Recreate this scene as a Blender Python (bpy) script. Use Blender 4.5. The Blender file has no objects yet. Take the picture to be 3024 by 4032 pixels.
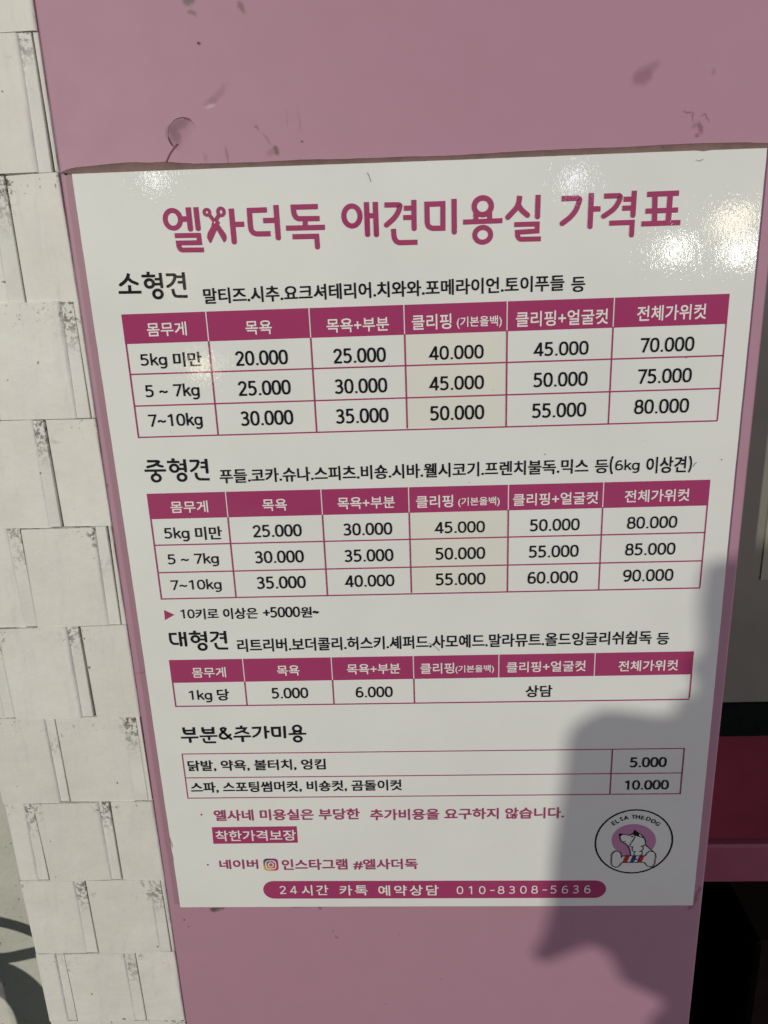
import bpy, bmesh, math, random
from mathutils import Vector
random.seed(7)
R = math.radians
Z0 = 1.19          # height of the sign's centre above the pavement (m)
scene = bpy.context.scene
COL = scene.collection

# ---------------------------------------------------------------- camera
cam_d = bpy.data.cameras.new('camera')
cam = bpy.data.objects.new('camera', cam_d); COL.objects.link(cam)
cam_d.sensor_fit = 'VERTICAL'; cam_d.sensor_height = 36.0
cam_d.lens = 36.0 * 3028.0 / 4032.0
cam_d.clip_start = 0.01; cam_d.clip_end = 200
CAM = Vector((-0.0085985, -0.7245615, 0.3087345 + Z0))
right = Vector((0.99889124, 0.02922099, -0.03691107))
down = Vector((-0.02660432, -0.29646935, -0.95467174))
fwd = Vector((-0.03883946, 0.95459523, -0.29536323))
from mathutils import Matrix
m = Matrix.Identity(4)
for i, v in enumerate((right, -down, -fwd)):
    for j in range(3): m[j][i] = v[j]
m.translation = CAM
cam.matrix_world = m
scene.camera = cam

# ---------------------------------------------------------------- world: night sky
world = bpy.data.worlds.new('World'); scene.world = world; world.use_nodes = True
wt = world.node_tree; bg = wt.nodes['Background']
sky = wt.nodes.new('ShaderNodeTexSky'); sky.sky_type = 'NISHITA'; sky.sun_disc = False
sky.sun_elevation = R(14.0); sky.sun_rotation = R(0)
wt.links.new(sky.outputs[0], bg.inputs['Color']); bg.inputs['Strength'].default_value = 0.05

# ---------------------------------------------------------------- lamps of the night street
LAMP = Vector((-2.45, -4.35, 1.0 + Z0))
def point_lamp(name, loc, power, col, radius):
    d = bpy.data.lights.new(name, 'POINT'); d.energy = power; d.color = col; d.shadow_soft_size = radius
    o = bpy.data.objects.new(name, d); COL.objects.link(o); o.location = loc; return o
point_lamp('street_lamp_light', LAMP, 625, (1.0, .98, 0.86), 0.043)
point_lamp('shop_lamp_light', Vector((4.1, -3.7, 1.3 + Z0)), 385, (1.0, .885, .96), .06)
# lit signs and windows across the alley: they show as glints in the glossy board
def glint(x, z, w, h, k, rad, col, rot=0.0):
    S = Vector((x/1000, 0, z/1000 + Z0)); d = S - CAM; d.y = -d.y
    p = S + d * k
    L = bpy.data.lights.new('window_light', 'AREA'); L.shape = 'ELLIPSE' if rot else 'RECTANGLE'
    L.size = w/1000*(k+1); L.size_y = h/1000*(k+1)
    L.energy = .8 * rad * math.pi * L.size * L.size_y; L.color = col
    o = bpy.data.objects.new('window_light', L); COL.objects.link(o); o.location = p
    o.rotation_euler = (S - p).to_track_quat('-Z', 'Y').to_euler()
glint(-227.7, 395.5, 13, 13, 3.8, 14, (1.0, .98, .95))
glint(137.5, 379.7, 14, 22, 3.6, 10, (.86, .86, 1.0), 1)
glint(229.3, 319.4, 21, 21, 4.2, 22, (.95, 1.0, .90))
glint(278.1, 341.7, 30, 24, 4.5, 15, (1.0, .88, .66))
glint(286.5, 316.1, 30, 22, 4.5, 20, (.95, 1.0, .92))
glint(-202.6, 231.7, 22, 20, 4.6, 8, (1.0, .88, .58), 1)
glint(-220.0, 308.9, 22, 30, 4.0, 1.3, (1.0, .74, .62), 1)

scene.view_settings.view_transform = 'Standard'
scene.view_settings.look = 'None'
scene.view_settings.exposure = -0.06
scene.view_settings.gamma = 1.0

# ---------------------------------------------------------------- helpers
def link(o, parent=None):
    COL.objects.link(o)
    if parent is not None: o.parent = parent
    return o
def mesh_obj(name, verts, faces, mats, parent=None, mat_idx=None, smooth=False):
    me = bpy.data.meshes.new(name); me.from_pydata(verts, [], faces)
    if not isinstance(mats, (list, tuple)): mats = [mats]
    for mt in mats: me.materials.append(mt)
    if mat_idx: me.polygons.foreach_set('material_index', mat_idx)
    if smooth: me.polygons.foreach_set('use_smooth', [True]*len(me.polygons))
    me.update()
    return link(bpy.data.objects.new(name, me), parent)
def thing(name, label, cat, loc=(0,0,0), group=None):
    o = bpy.data.objects.new(name, None); COL.objects.link(o); o.location = loc
    o.empty_display_size = .05
    o['label'] = label; o['category'] = cat
    if group: o['group'] = group
    return o
def box_mesh(name, x0, x1, y0, y1, z0, z1, bevel=0.0, seg=1):
    bm = bmesh.new(); bmesh.ops.create_cube(bm, size=1)
    for v in bm.verts:
        v.co = Vector((x0+(v.co.x+.5)*(x1-x0), y0+(v.co.y+.5)*(y1-y0), z0+(v.co.z+.5)*(z1-z0)))
    if bevel: bmesh.ops.bevel(bm, geom=list(bm.edges), offset=bevel, segments=seg, affect='EDGES', profile=.6)
    me = bpy.data.meshes.new(name); bm.to_mesh(me); bm.free(); return me
def box(name, x0, x1, y0, y1, z0, z1, mat, parent=None, bevel=0.0, seg=1):
    me = box_mesh(name, x0, x1, y0, y1, z0, z1, bevel, seg); me.materials.append(mat)
    return link(bpy.data.objects.new(name, me), parent)

# ---------------------------------------------------------------- materials
def mat(name, col, rough=.6, spec=.5):
    m = bpy.data.materials.new(name); m.use_nodes = True
    b = m.node_tree.nodes['Principled BSDF']
    b.inputs['Base Color'].default_value = (*col, 1); b.inputs['Roughness'].default_value = rough
    b.inputs['Specular IOR Level'].default_value = spec
    return m
class NT:
    def __init__(s, m): s.t = m.node_tree; s.b = s.t.nodes['Principled BSDF']; s.pos = s.t.nodes.new('ShaderNodeNewGeometry').outputs['Position']
    def n(s, k, **kw):
        x = s.t.nodes.new('ShaderNode'+k)
        for a, v in kw.items():
            if a.startswith('i_'): x.inputs[a[2:].replace('_', ' ')].default_value = v
            else: setattr(x, a, v)
        return x
    def l(s, a, b): s.t.links.new(a, b)
    def noise(s, scale, detail=3, rough=.5, vec=None, dist=0):
        x = s.n('TexNoise', i_Scale=scale, i_Detail=detail, i_Roughness=rough, i_Distortion=dist); s.l(vec or s.pos, x.inputs['Vector']); return x.outputs['Fac']
    def math(s, op, a, b=None, clamp=False):
        x = s.n('Math', operation=op); x.use_clamp = clamp
        for i, v in enumerate((a, b)):
            if v is None: continue
            if isinstance(v, (int, float)): x.inputs[i].default_value = v
            else: s.l(v, x.inputs[i])
        return x.outputs[0]
    def rng(s, v, a, b, c=0, d=1):
        x = s.n('MapRange'); x.interpolation_type = 'SMOOTHSTEP'; s.l(v, x.inputs[0])
        for i, q in enumerate((a, b, c, d)): x.inputs[i+1].default_value = q
        return x.outputs[0]
    def mix(s, f, a, b):
        x = s.n('Mix', data_type='RGBA')
        if isinstance(f, (int, float)): x.inputs[0].default_value = f
        else: s.l(f, x.inputs[0])
        for i, v in ((6, a), (7, b)):
            if isinstance(v, tuple): x.inputs[i].default_value = (*v, 1)
            else: s.l(v, x.inputs[i])
        return x.outputs[2]
    def bump(s, hgt, dist, strength=1.0, prev=None):
        x = s.n('Bump'); x.inputs['Distance'].default_value = dist; x.inputs['Strength'].default_value = strength
        s.l(hgt, x.inputs['Height'])
        if prev is not None: s.l(prev, x.inputs['Normal'])
        return x.outputs[0]
    def col(s, c): s.l(c, s.b.inputs['Base Color'])
    def nrm(s, c): s.l(c, s.b.inputs['Normal'])

def film(name, col, col2=None):
    """laminated print: glossy with the crinkle of the laminate"""
    m = mat(name, col, .045, .5); t = NT(m)
    g = t.n('VectorMath', operation='MULTIPLY'); g.inputs[1].default_value = (1, 1, .62); t.l(t.pos, g.inputs[0])
    h1 = t.noise(230, 1, .5, g.outputs[0], 2.0); h2 = t.noise(700, 1, .5)
    h = t.math('ADD', h1, t.math('MULTIPLY', h2, .10))
    t.nrm(t.bump(h, .000036, 1.0))
    n = t.noise(9, 4, .6); f = t.rng(n, .35, .75)
    c = t.mix(f, tuple(col), tuple(x*.955 for x in col))
    sp = t.rng(t.noise(140, 2, .5), .77, .80)
    c = t.mix(t.math('MULTIPLY', sp, .35), c, (.25, .22, .17) if max(col) > .5 else tuple(col))
    t.col(c)
    return m
M = {}
M['paper'] = film('laminated_white', (.75, .755, .72))
M['paper_cream'] = film('laminated_cream', (.728, .715, .65))
M['magenta'] = film('print_magenta', (.36, .048, .142))
M['ink'] = film('print_black', (.011, .013, .017))
M['white_ink'] = film('print_white', (.80, .76, .74))
M['pink_ink'] = film('print_pink', (.50, .24, .40))
M['red_ink'] = film('print_red', (.48, .035, .035))
M['blue_ink'] = film('print_blue', (.035, .05, .33))
M['edge'] = mat('board_edge', (.62, .61, .56), .5)

# ---- print measured off the board, in mm from its centre
TITLE = [
 ('o',4.22,-215.79,362.11,6.79,7.41),
 ('s',4.64,'bb',[(-207.92,362.01),(-202.7,361.91)]),
 ('s',4.67,'br',[(-200.98,371.28),(-200.89,353.55)]),
 ('s',4.5,'br',[(-194.15,371.17),(-193.93,353.59)]),
 ('s',4.17,'bb',[(-215.31,348.43),(-194.11,347.93),(-193.9,341.72),(-213.11,342.14),(-212.99,338.91),(-211.48,336.14),(-190.97,335.47)]),
 ('o',2.62,-184.71,366.75,2.45,2.42),
 ('o',2.83,-172.13,366.61,2.73,3.03),
 ('s',3.06,'bb',[(-182.73,364.74),(-179.07,359.26)]),
 ('s',3.48,'bb',[(-174.18,364.16),(-178.63,358.22)]),
 ('p',[(-180.98,357.8),(-182.01,354.77),(-185.9,349.27),(-186.72,345.69),(-184.66,341.06),(-183.4,341.42),(-174.03,357.53),(-175.63,360.65),(-178.54,361.78)]),
 ('p',[(-174.65,355.76),(-169.51,347.61),(-169.1,345.02),(-170.02,342.47),(-171.94,340.88),(-177.12,351.5),(-176.36,353.53)]),
 ('s',4.69,'br',[(-162.78,368.78),(-162.67,341.26)]),
 ('s',4.44,'bb',[(-162.11,355.79),(-152.69,355.63)]),
 ('s',4.44,'bb',[(-131.48,366.69),(-146.79,366.79),(-146.97,354.95),(-146.79,350.85),(-145.1,348.22),(-142.17,347.08),(-129.83,346.81)]),
 ('s',4.46,'bb',[(-134.94,357.95),(-124.3,357.75)]),
 ('s',4.57,'br',[(-122.93,370.14),(-122.92,343.1)]),
 ('s',4.4,'bb',[(-86.33,367.65),(-107.73,367.98),(-107.54,363.08),(-106.4,360.0),(-104.06,358.28),(-85.32,357.76)]),
 ('s',4.43,'bb',[(-97.84,357.63),(-98.2,351.54)]),
 ('s',4.42,'bb',[(-115.09,350.81),(-81.03,350.31)]),
 ('s',4.44,'br',[(-109.88,343.48),(-88.58,343.07),(-88.32,334.09)]),
 ('o',4.39,-56.32,358.68,7.13,8.23),
 ('s',4.55,'br',[(-43.07,369.43),(-43.14,342.85)]),
 ('s',4.53,'br',[(-35.32,369.28),(-35.32,342.44)]),
 ('s',4.39,'bb',[(-41.82,358.37),(-36.42,358.16)]),
 ('s',4.37,'br',[(-27.03,366.6),(-14.56,366.31),(-13.62,365.42),(-14.4,362.69),(-16.41,358.74),(-19.78,354.83),(-26.17,350.0)]),
 ('s',4.26,'bb',[(-10.08,363.28),(-2.82,363.19)]),
 ('s',4.26,'bb',[(-10.95,355.6),(-3.02,355.45)]),
 ('s',4.5,'br',[(-1.48,369.6),(-1.8,346.27)]),
 ('s',4.43,'bb',[(-20.06,346.46),(-19.84,340.06),(-18.74,336.94),(-16.08,334.93),(0.63,334.66)]),
 ('s',4.46,'cc',[(9.87,365.7),(23.83,365.69),(23.55,345.55),(13.77,345.79),(10.89,347.41),(9.85,350.06)]),
 ('s',4.6,'br',[(33.62,369.01),(33.57,342.01)]),
 ('o',4.61,58.6,362.17,7.44,6.82),
 ('s',4.36,'bb',[(52.61,357.94),(52.6,351.14)]),
 ('s',4.35,'bb',[(64.53,357.47),(64.7,350.67)]),
 ('s',4.21,'bb',[(41.64,349.86),(75.56,349.77)]),
 ('o',4.38,58.63,338.64,6.98,6.12),
 ('s',4.6,'br',[(90.66,369.24),(90.16,364.56),(88.43,359.92),(80.6,352.3)]),
 ('s',4.61,'rr',[(89.85,361.55),(92.42,357.74),(97.68,353.4)]),
 ('s',4.48,'br',[(106.61,369.41),(106.43,351.77)]),
 ('s',4.17,'bb',[(86.53,346.07),(106.34,345.85),(106.32,340.04),(89.08,339.6),(89.35,336.01),(91.35,333.66),(109.51,333.38)]),
 ('s',4.44,'br',[(127.29,365.65),(141.56,365.56),(142.67,364.51),(141.74,360.86),(139.78,355.88),(135.66,350.63),(128.07,345.29)]),
 ('s',4.49,'br',[(152.53,369.06),(152.45,341.96)]),
 ('s',4.45,'bb',[(154.07,356.27),(160.65,356.08)]),
 ('s',4.29,'br',[(163.82,366.28),(176.75,366.17),(177.58,365.27),(176.64,361.5),(173.35,356.26),(169.23,353.05),(163.8,349.88)]),
 ('s',4.28,'bb',[(180.68,363.08),(188.65,362.9)]),
 ('s',4.3,'bb',[(179.93,355.86),(188.35,355.74)]),
 ('s',4.46,'br',[(189.4,369.46),(189.27,349.77)]),
 ('s',4.33,'br',[(169.32,344.03),(189.03,343.95),(188.98,333.58)]),
 ('s',4.39,'bb',[(200.64,366.22),(227.5,366.22)]),
 ('s',4.61,'bb',[(207.24,365.96),(208.23,342.39)]),
 ('s',4.74,'bb',[(220.33,365.77),(220.09,342.27)]),
 ('s',4.29,'bb',[(200.07,352.65),(227.67,352.58)]),
 ('s',4.32,'bb',[(197.21,342.34),(230.37,342.22)]),
]
HEADING_SMALL = [
 ('s',2.81,'br',[(-261.9,317.78),(-262.76,314.83),(-265.76,311.1),(-270.48,308.18)]),
 ('s',2.62,'rr',[(-262.51,313.33),(-260.13,310.89),(-254.92,308.56)]),
 ('s',2.73,'bb',[(-262.4,307.54),(-262.56,302.39)]),
 ('s',2.54,'bb',[(-272.89,301.64),(-252.27,301.2)]),
 ('s',2.62,'bb',[(-243.76,318.6),(-244.03,315.42)]),
 ('s',2.44,'bb',[(-249.98,315.13),(-238.02,314.86)]),
 ('o',2.62,-243.75,308.49,3.74,3.4),
 ('s',2.27,'bb',[(-238.29,311.97),(-232.89,311.86)]),
 ('s',2.41,'bb',[(-238.62,307.62),(-232.97,307.58)]),
 ('s',2.63,'br',[(-232.9,317.22),(-232.74,305.05)]),
 ('o',2.64,-237.07,299.01,3.94,3.55),
 ('s',2.53,'br',[(-227.5,315.41),(-219.87,315.21),(-219.28,314.51),(-220.68,310.3),(-223.55,306.98),(-227.29,305.19)]),
 ('s',2.35,'bb',[(-217.84,313.35),(-212.45,313.23)]),
 ('s',2.36,'bb',[(-217.5,308.56),(-212.55,308.46)]),
 ('s',2.63,'br',[(-211.79,316.99),(-211.85,302.82)]),
 ('s',2.55,'bb',[(-222.91,302.88),(-222.67,299.22),(-221.2,296.36),(-210.2,295.87)]),
]
HEADING_MEDIUM = [
 ('s',2.63,'br',[(-267.26,142.95),(-256.88,142.69),(-256.09,141.98),(-257.13,140.68),(-260.79,138.58),(-267.52,137.15)]),
 ('s',2.43,'rr',[(-258.01,139.48),(-256.0,138.09),(-252.95,137.21)]),
 ('s',2.44,'bb',[(-270.91,133.55),(-250.05,133.23)]),
 ('s',2.45,'bb',[(-260.26,133.14),(-260.58,129.43)]),
 ('o',2.55,-260.44,125.9,4.12,3.47),
 ('s',2.81,'bb',[(-241.51,144.97),(-241.87,141.95)]),
 ('s',2.42,'bb',[(-247.71,141.63),(-235.86,141.32)]),
 ('o',2.53,-241.42,135.15,3.86,3.45),
 ('s',2.23,'bb',[(-235.82,138.72),(-230.75,138.67)]),
 ('s',2.34,'bb',[(-236.34,134.26),(-231.01,134.25)]),
 ('s',2.74,'br',[(-230.64,143.81),(-230.56,131.86)]),
 ('o',2.65,-234.84,125.9,3.98,3.47),
 ('s',2.53,'br',[(-225.44,142.04),(-217.59,141.86),(-216.97,140.96),(-218.92,136.35),(-222.14,133.49),(-224.98,131.94)]),
 ('s',2.33,'bb',[(-214.77,139.91),(-209.85,139.86)]),
 ('s',2.33,'bb',[(-215.4,135.41),(-209.85,135.34)]),
 ('s',2.73,'br',[(-209.45,143.67),(-209.44,130.05)]),
 ('s',2.55,'bb',[(-220.69,129.99),(-220.54,126.02),(-218.41,123.33),(-208.0,123.03)]),
]
HEADING_LARGE = [
 ('s',2.56,'bb',[(-260.33,-42.72),(-267.28,-42.76),(-267.46,-49.1),(-266.9,-52.1),(-264.88,-54.24),(-259.2,-54.41)]),
 ('s',2.76,'br',[(-256.77,-40.68),(-256.75,-56.11)]),
 ('s',2.77,'br',[(-251.62,-40.79),(-251.53,-56.33)]),
 ('s',2.27,'bb',[(-256.11,-47.47),(-251.57,-47.47)]),
 ('s',2.83,'bb',[(-240.83,-39.56),(-241.08,-42.27)]),
 ('s',2.45,'bb',[(-247.05,-42.87),(-235.19,-43.04)]),
 ('o',2.56,-240.94,-49.15,3.8,3.47),
 ('s',2.18,'bb',[(-235.23,-45.51),(-230.01,-45.48)]),
 ('s',2.27,'bb',[(-235.7,-49.81),(-230.26,-49.93)]),
 ('s',2.75,'br',[(-230.07,-40.54),(-229.91,-52.18)]),
 ('o',2.66,-234.29,-58.31,4.0,3.48),
 ('s',2.46,'br',[(-224.69,-42.24),(-217.0,-42.32),(-216.56,-43.31),(-218.46,-47.72),(-221.93,-50.61),(-224.35,-52.05)]),
 ('s',2.26,'bb',[(-214.7,-44.09),(-209.95,-44.1)]),
 ('s',2.27,'bb',[(-214.93,-48.64),(-209.95,-48.65)]),
 ('s',2.74,'br',[(-209.14,-40.52),(-209.19,-53.88)]),
 ('s',2.47,'bb',[(-220.24,-54.03),(-220.16,-57.62),(-218.19,-60.66),(-207.61,-60.89)]),
]
HEADING_EXTRA = [
 ('s',2.81,'bb',[(-265.82,-155.08),(-265.89,-160.26),(-264.44,-162.99),(-253.56,-163.18)]),
 ('s',2.81,'bb',[(-254.58,-154.98),(-254.8,-162.46)]),
 ('s',2.24,'bb',[(-265.75,-159.07),(-254.57,-158.87)]),
 ('s',2.25,'bb',[(-269.85,-167.81),(-250.97,-167.64)]),
 ('s',2.82,'br',[(-260.24,-167.88),(-260.14,-173.21)]),
 ('s',2.8,'bb',[(-244.96,-155.16),(-244.97,-160.14),(-243.44,-162.26),(-232.38,-162.26)]),
 ('s',2.8,'bb',[(-233.56,-155.07),(-233.74,-161.84)]),
 ('s',2.14,'bb',[(-244.89,-158.64),(-233.48,-158.45)]),
 ('s',2.15,'bb',[(-249.08,-166.47),(-229.72,-166.31)]),
 ('s',2.63,'br',[(-238.97,-166.54),(-239.11,-170.36)]),
 ('s',2.35,'bb',[(-245.14,-169.14),(-245.03,-172.16),(-243.48,-174.2),(-232.02,-174.2)]),
 ('s',2.61,'rr',[(-214.75,-170.38),(-224.56,-159.51),(-225.06,-157.51),(-222.55,-156.06),(-219.96,-157.3),(-220.74,-159.87),(-226.46,-164.46),(-226.99,-167.96),(-223.26,-170.23),(-219.2,-169.1),(-215.28,-164.96)]),
 ('s',2.6,'bb',[(-202.26,-153.94),(-202.45,-156.92)]),
 ('s',2.42,'br',[(-208.67,-157.1),(-197.75,-157.1),(-199.49,-159.95),(-209.19,-163.57)]),
 ('s',2.34,'rr',[(-201.33,-160.92),(-198.41,-162.46),(-195.37,-163.72)]),
 ('s',2.33,'bb',[(-211.77,-167.62),(-192.98,-167.25)]),
 ('s',2.82,'br',[(-202.21,-167.59),(-202.2,-173.21)]),
 ('s',2.51,'br',[(-190.75,-156.93),(-181.76,-156.79),(-182.79,-161.75),(-186.49,-166.17),(-190.14,-167.9)]),
 ('s',2.8,'br',[(-176.29,-154.91),(-176.45,-169.45)]),
 ('s',2.42,'bb',[(-176.08,-161.87),(-171.97,-161.74)]),
 ('s',2.71,'cc',[(-168.74,-157.33),(-160.63,-157.18),(-160.89,-167.32),(-166.93,-167.51),(-168.78,-165.48)]),
 ('s',2.8,'br',[(-155.25,-155.09),(-155.54,-169.31)]),
 ('o',2.59,-141.6,-158.51,4.16,3.56),
 ('s',2.6,'bb',[(-144.9,-160.93),(-145.01,-164.91)]),
 ('s',2.61,'bb',[(-138.13,-161.05),(-138.22,-164.83)]),
 ('s',2.23,'bb',[(-151.06,-165.3),(-132.15,-165.14)]),
 ('o',2.62,-141.66,-171.66,4.01,3.2),
]
LOGO_RING = [
 ('o',1.79,228.81,-311.69,42.8,42.85),
]
LOGO_DISC = [
 ('p',[(253.38,-310.01),(253.4,-312.17),(253.19,-314.31),(252.74,-316.41),(252.06,-318.45),(251.15,-320.4),(250.02,-322.25),(248.69,-323.99),(247.16,-325.59),(245.45,-327.04),(243.58,-328.32),(241.56,-329.42),(239.41,-330.33),(237.16,-331.05),(234.82,-331.55),(232.43,-331.85),(229.99,-331.93),(227.55,-331.79),(225.11,-331.44),(222.71,-330.88),(220.37,-330.12),(218.11,-329.16),(215.95,-328.0),(213.92,-326.68),(212.04,-325.19),(210.31,-323.55),(208.77,-321.78),(207.42,-319.89),(206.28,-317.91),(205.35,-315.85),(204.66,-313.73),(204.19,-311.58),(203.96,-309.42),(203.98,-307.26),(204.22,-305.12),(204.71,-303.04),(205.42,-301.02),(206.36,-299.09),(207.51,-297.26),(208.86,-295.55),(210.4,-293.99),(212.11,-292.57),(213.98,-291.32),(215.99,-290.25),(218.12,-289.36),(220.35,-288.67),(222.66,-288.19),(225.02,-287.9),(227.42,-287.83),(229.83,-287.97),(232.23,-288.31),(234.59,-288.86),(236.9,-289.61),(239.13,-290.55),(241.27,-291.67),(243.28,-292.97),(245.16,-294.43),(246.88,-296.03),(248.42,-297.77),(249.78,-299.63),(250.94,-301.58),(251.89,-303.62),(252.62,-305.72),(253.11,-307.85)]),
]
LOGO_WHITE = [
 ('p',[(212.45,-300.5),(214.56,-300.32),(221.03,-302.16),(224.43,-302.2),(226.86,-300.16),(229.14,-295.55),(231.84,-298.16),(235.91,-302.34),(239.92,-305.49),(241.95,-310.71),(242.07,-315.39),(245.95,-320.14),(251.38,-324.91),(245.83,-331.68),(226.47,-330.41),(225.74,-325.14),(224.1,-318.84),(220.42,-314.09),(216.01,-311.43),(213.4,-307.24)]),
 ('p',[(216.23,-333.0),(216.45,-330.74),(216.05,-328.46),(215.08,-326.42),(213.64,-324.82),(211.89,-323.86),(210.02,-323.61),(208.23,-324.13),(206.72,-325.34),(205.65,-327.12),(205.13,-329.28),(205.25,-340.31),(205.75,-341.96),(206.57,-343.42),(207.66,-344.6),(208.94,-345.41),(210.32,-345.79),(211.72,-345.73),(213.02,-345.23),(214.15,-344.31),(215.03,-343.05),(215.59,-341.53),(217.26,-339.3),(242.45,-339.26),(245.21,-343.38),(246.27,-344.51),(247.52,-345.3),(248.86,-345.67),(250.2,-345.61),(251.45,-345.13),(252.53,-344.24),(253.36,-343.02),(253.88,-341.56),(254.07,-339.94),(253.9,-338.28),(254.17,-334.52),(254.68,-332.37),(254.57,-330.08),(253.87,-327.88),(252.64,-326.03),(251.02,-324.72),(249.18,-324.09),(247.33,-324.2),(245.67,-325.06),(244.37,-326.56),(243.58,-328.54),(242.75,-330.39),(216.76,-330.09)]),
]
LOGO_RED = [
 ('p',[(220.47,-330.35),(225.36,-330.4),(222.68,-339.25),(217.77,-339.2)]),
 ('p',[(237.62,-330.43),(241.98,-330.38),(239.01,-339.22),(233.95,-339.38)]),
]
LOGO_BLUE = [
 ('p',[(228.78,-330.33),(232.04,-330.37),(232.16,-335.23),(229.65,-339.33),(226.12,-339.29)]),
]
LOGO_LINES = [
 ('s',0.85,'rr',[(226.44,-329.89),(225.74,-325.14),(224.1,-318.84),(220.42,-314.09),(216.01,-311.43),(213.4,-307.24),(212.45,-300.5),(214.56,-300.32),(221.03,-302.16),(224.43,-302.2),(226.88,-300.37)]),
 ('s',0.85,'rr',[(239.95,-306.01),(241.95,-310.71),(242.07,-315.39),(245.92,-319.61),(251.83,-325.23)]),
 ('s',0.75,'rr',[(229.33,-301.74),(229.55,-305.37),(227.83,-309.5),(225.09,-313.63),(224.87,-317.28),(227.94,-318.67)]),
 ('s',0.76,'rr',[(228.29,-317.32),(227.36,-320.44),(228.22,-323.6),(231.3,-325.0)]),
 ('s',0.76,'rr',[(230.82,-324.15),(229.72,-327.29),(230.76,-330.46),(231.97,-332.06)]),
 ('s',0.76,'rr',[(242.07,-315.39),(238.94,-317.13),(237.25,-317.42)]),
 ('s',0.76,'rr',[(238.96,-317.44),(240.18,-320.59),(238.49,-323.72),(235.97,-324.42)]),
 ('s',0.76,'rr',[(238.49,-323.72),(239.74,-327.4),(237.59,-330.01),(235.81,-333.15),(235.83,-336.32),(233.23,-335.98),(232.03,-333.11)]),
 ('s',0.66,'rr',[(216.43,-311.23),(218.13,-311.15),(219.36,-310.23)]),
 ('p',[(212.27,-300.29),(217.55,-300.67),(214.64,-301.87),(212.84,-304.64)]),
 ('p',[(227.77,-304.0),(227.49,-304.73),(226.72,-305.02),(225.92,-304.71),(225.56,-303.97),(225.84,-303.24),(226.6,-302.95),(227.4,-303.26)]),
 ('p',[(226.7,-300.16),(228.24,-297.6),(229.27,-294.83),(230.73,-296.6),(233.6,-299.21),(234.24,-302.84),(231.73,-303.53),(227.99,-302.04)]),
 ('s',1.03,'rr',[(232.13,-303.12),(236.03,-304.41),(239.96,-306.12)]),
 ('s',0.75,'rr',[(232.72,-298.69),(237.17,-302.15),(240.09,-305.5)]),
 ('s',0.86,'cc',[(216.23,-333.0),(216.45,-330.74),(216.05,-328.46),(215.08,-326.42),(213.64,-324.82),(211.89,-323.86),(210.02,-323.61),(208.23,-324.13),(206.72,-325.34),(205.65,-327.12),(205.13,-329.28),(205.25,-340.31),(205.75,-341.96),(206.57,-343.42),(207.66,-344.6),(208.94,-345.41),(210.32,-345.79),(211.72,-345.73),(213.02,-345.23),(214.15,-344.31),(215.03,-343.05),(215.59,-341.53),(217.26,-339.3),(242.45,-339.26),(245.21,-343.38),(246.27,-344.51),(247.52,-345.3),(248.86,-345.67),(250.2,-345.61),(251.45,-345.13),(252.53,-344.24),(253.36,-343.02),(253.88,-341.56),(254.07,-339.94),(253.9,-338.28),(254.17,-334.52),(254.68,-332.37),(254.57,-330.08),(253.87,-327.88),(252.64,-326.03),(251.02,-324.72),(249.18,-324.09),(247.33,-324.2),(245.67,-325.06),(244.37,-326.56),(243.58,-328.54),(242.75,-330.39),(216.76,-330.09)]),
]
LOGO_LETTERS = [
 ('E',204.93,-286.31,33),
 ('L',208.67,-283.49,28),
 ('S',213.51,-280.8,20),
 ('A',218.56,-278.93,13),
 ('T',226.58,-277.82,-2),
 ('H',231.48,-278.09,-4),
 ('E',236.77,-279.18,-9),
 ('D',243.28,-280.99,-18),
 ('O',248.86,-284.02,-27),
 ('G',253.82,-287.56,-36),
]
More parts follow.
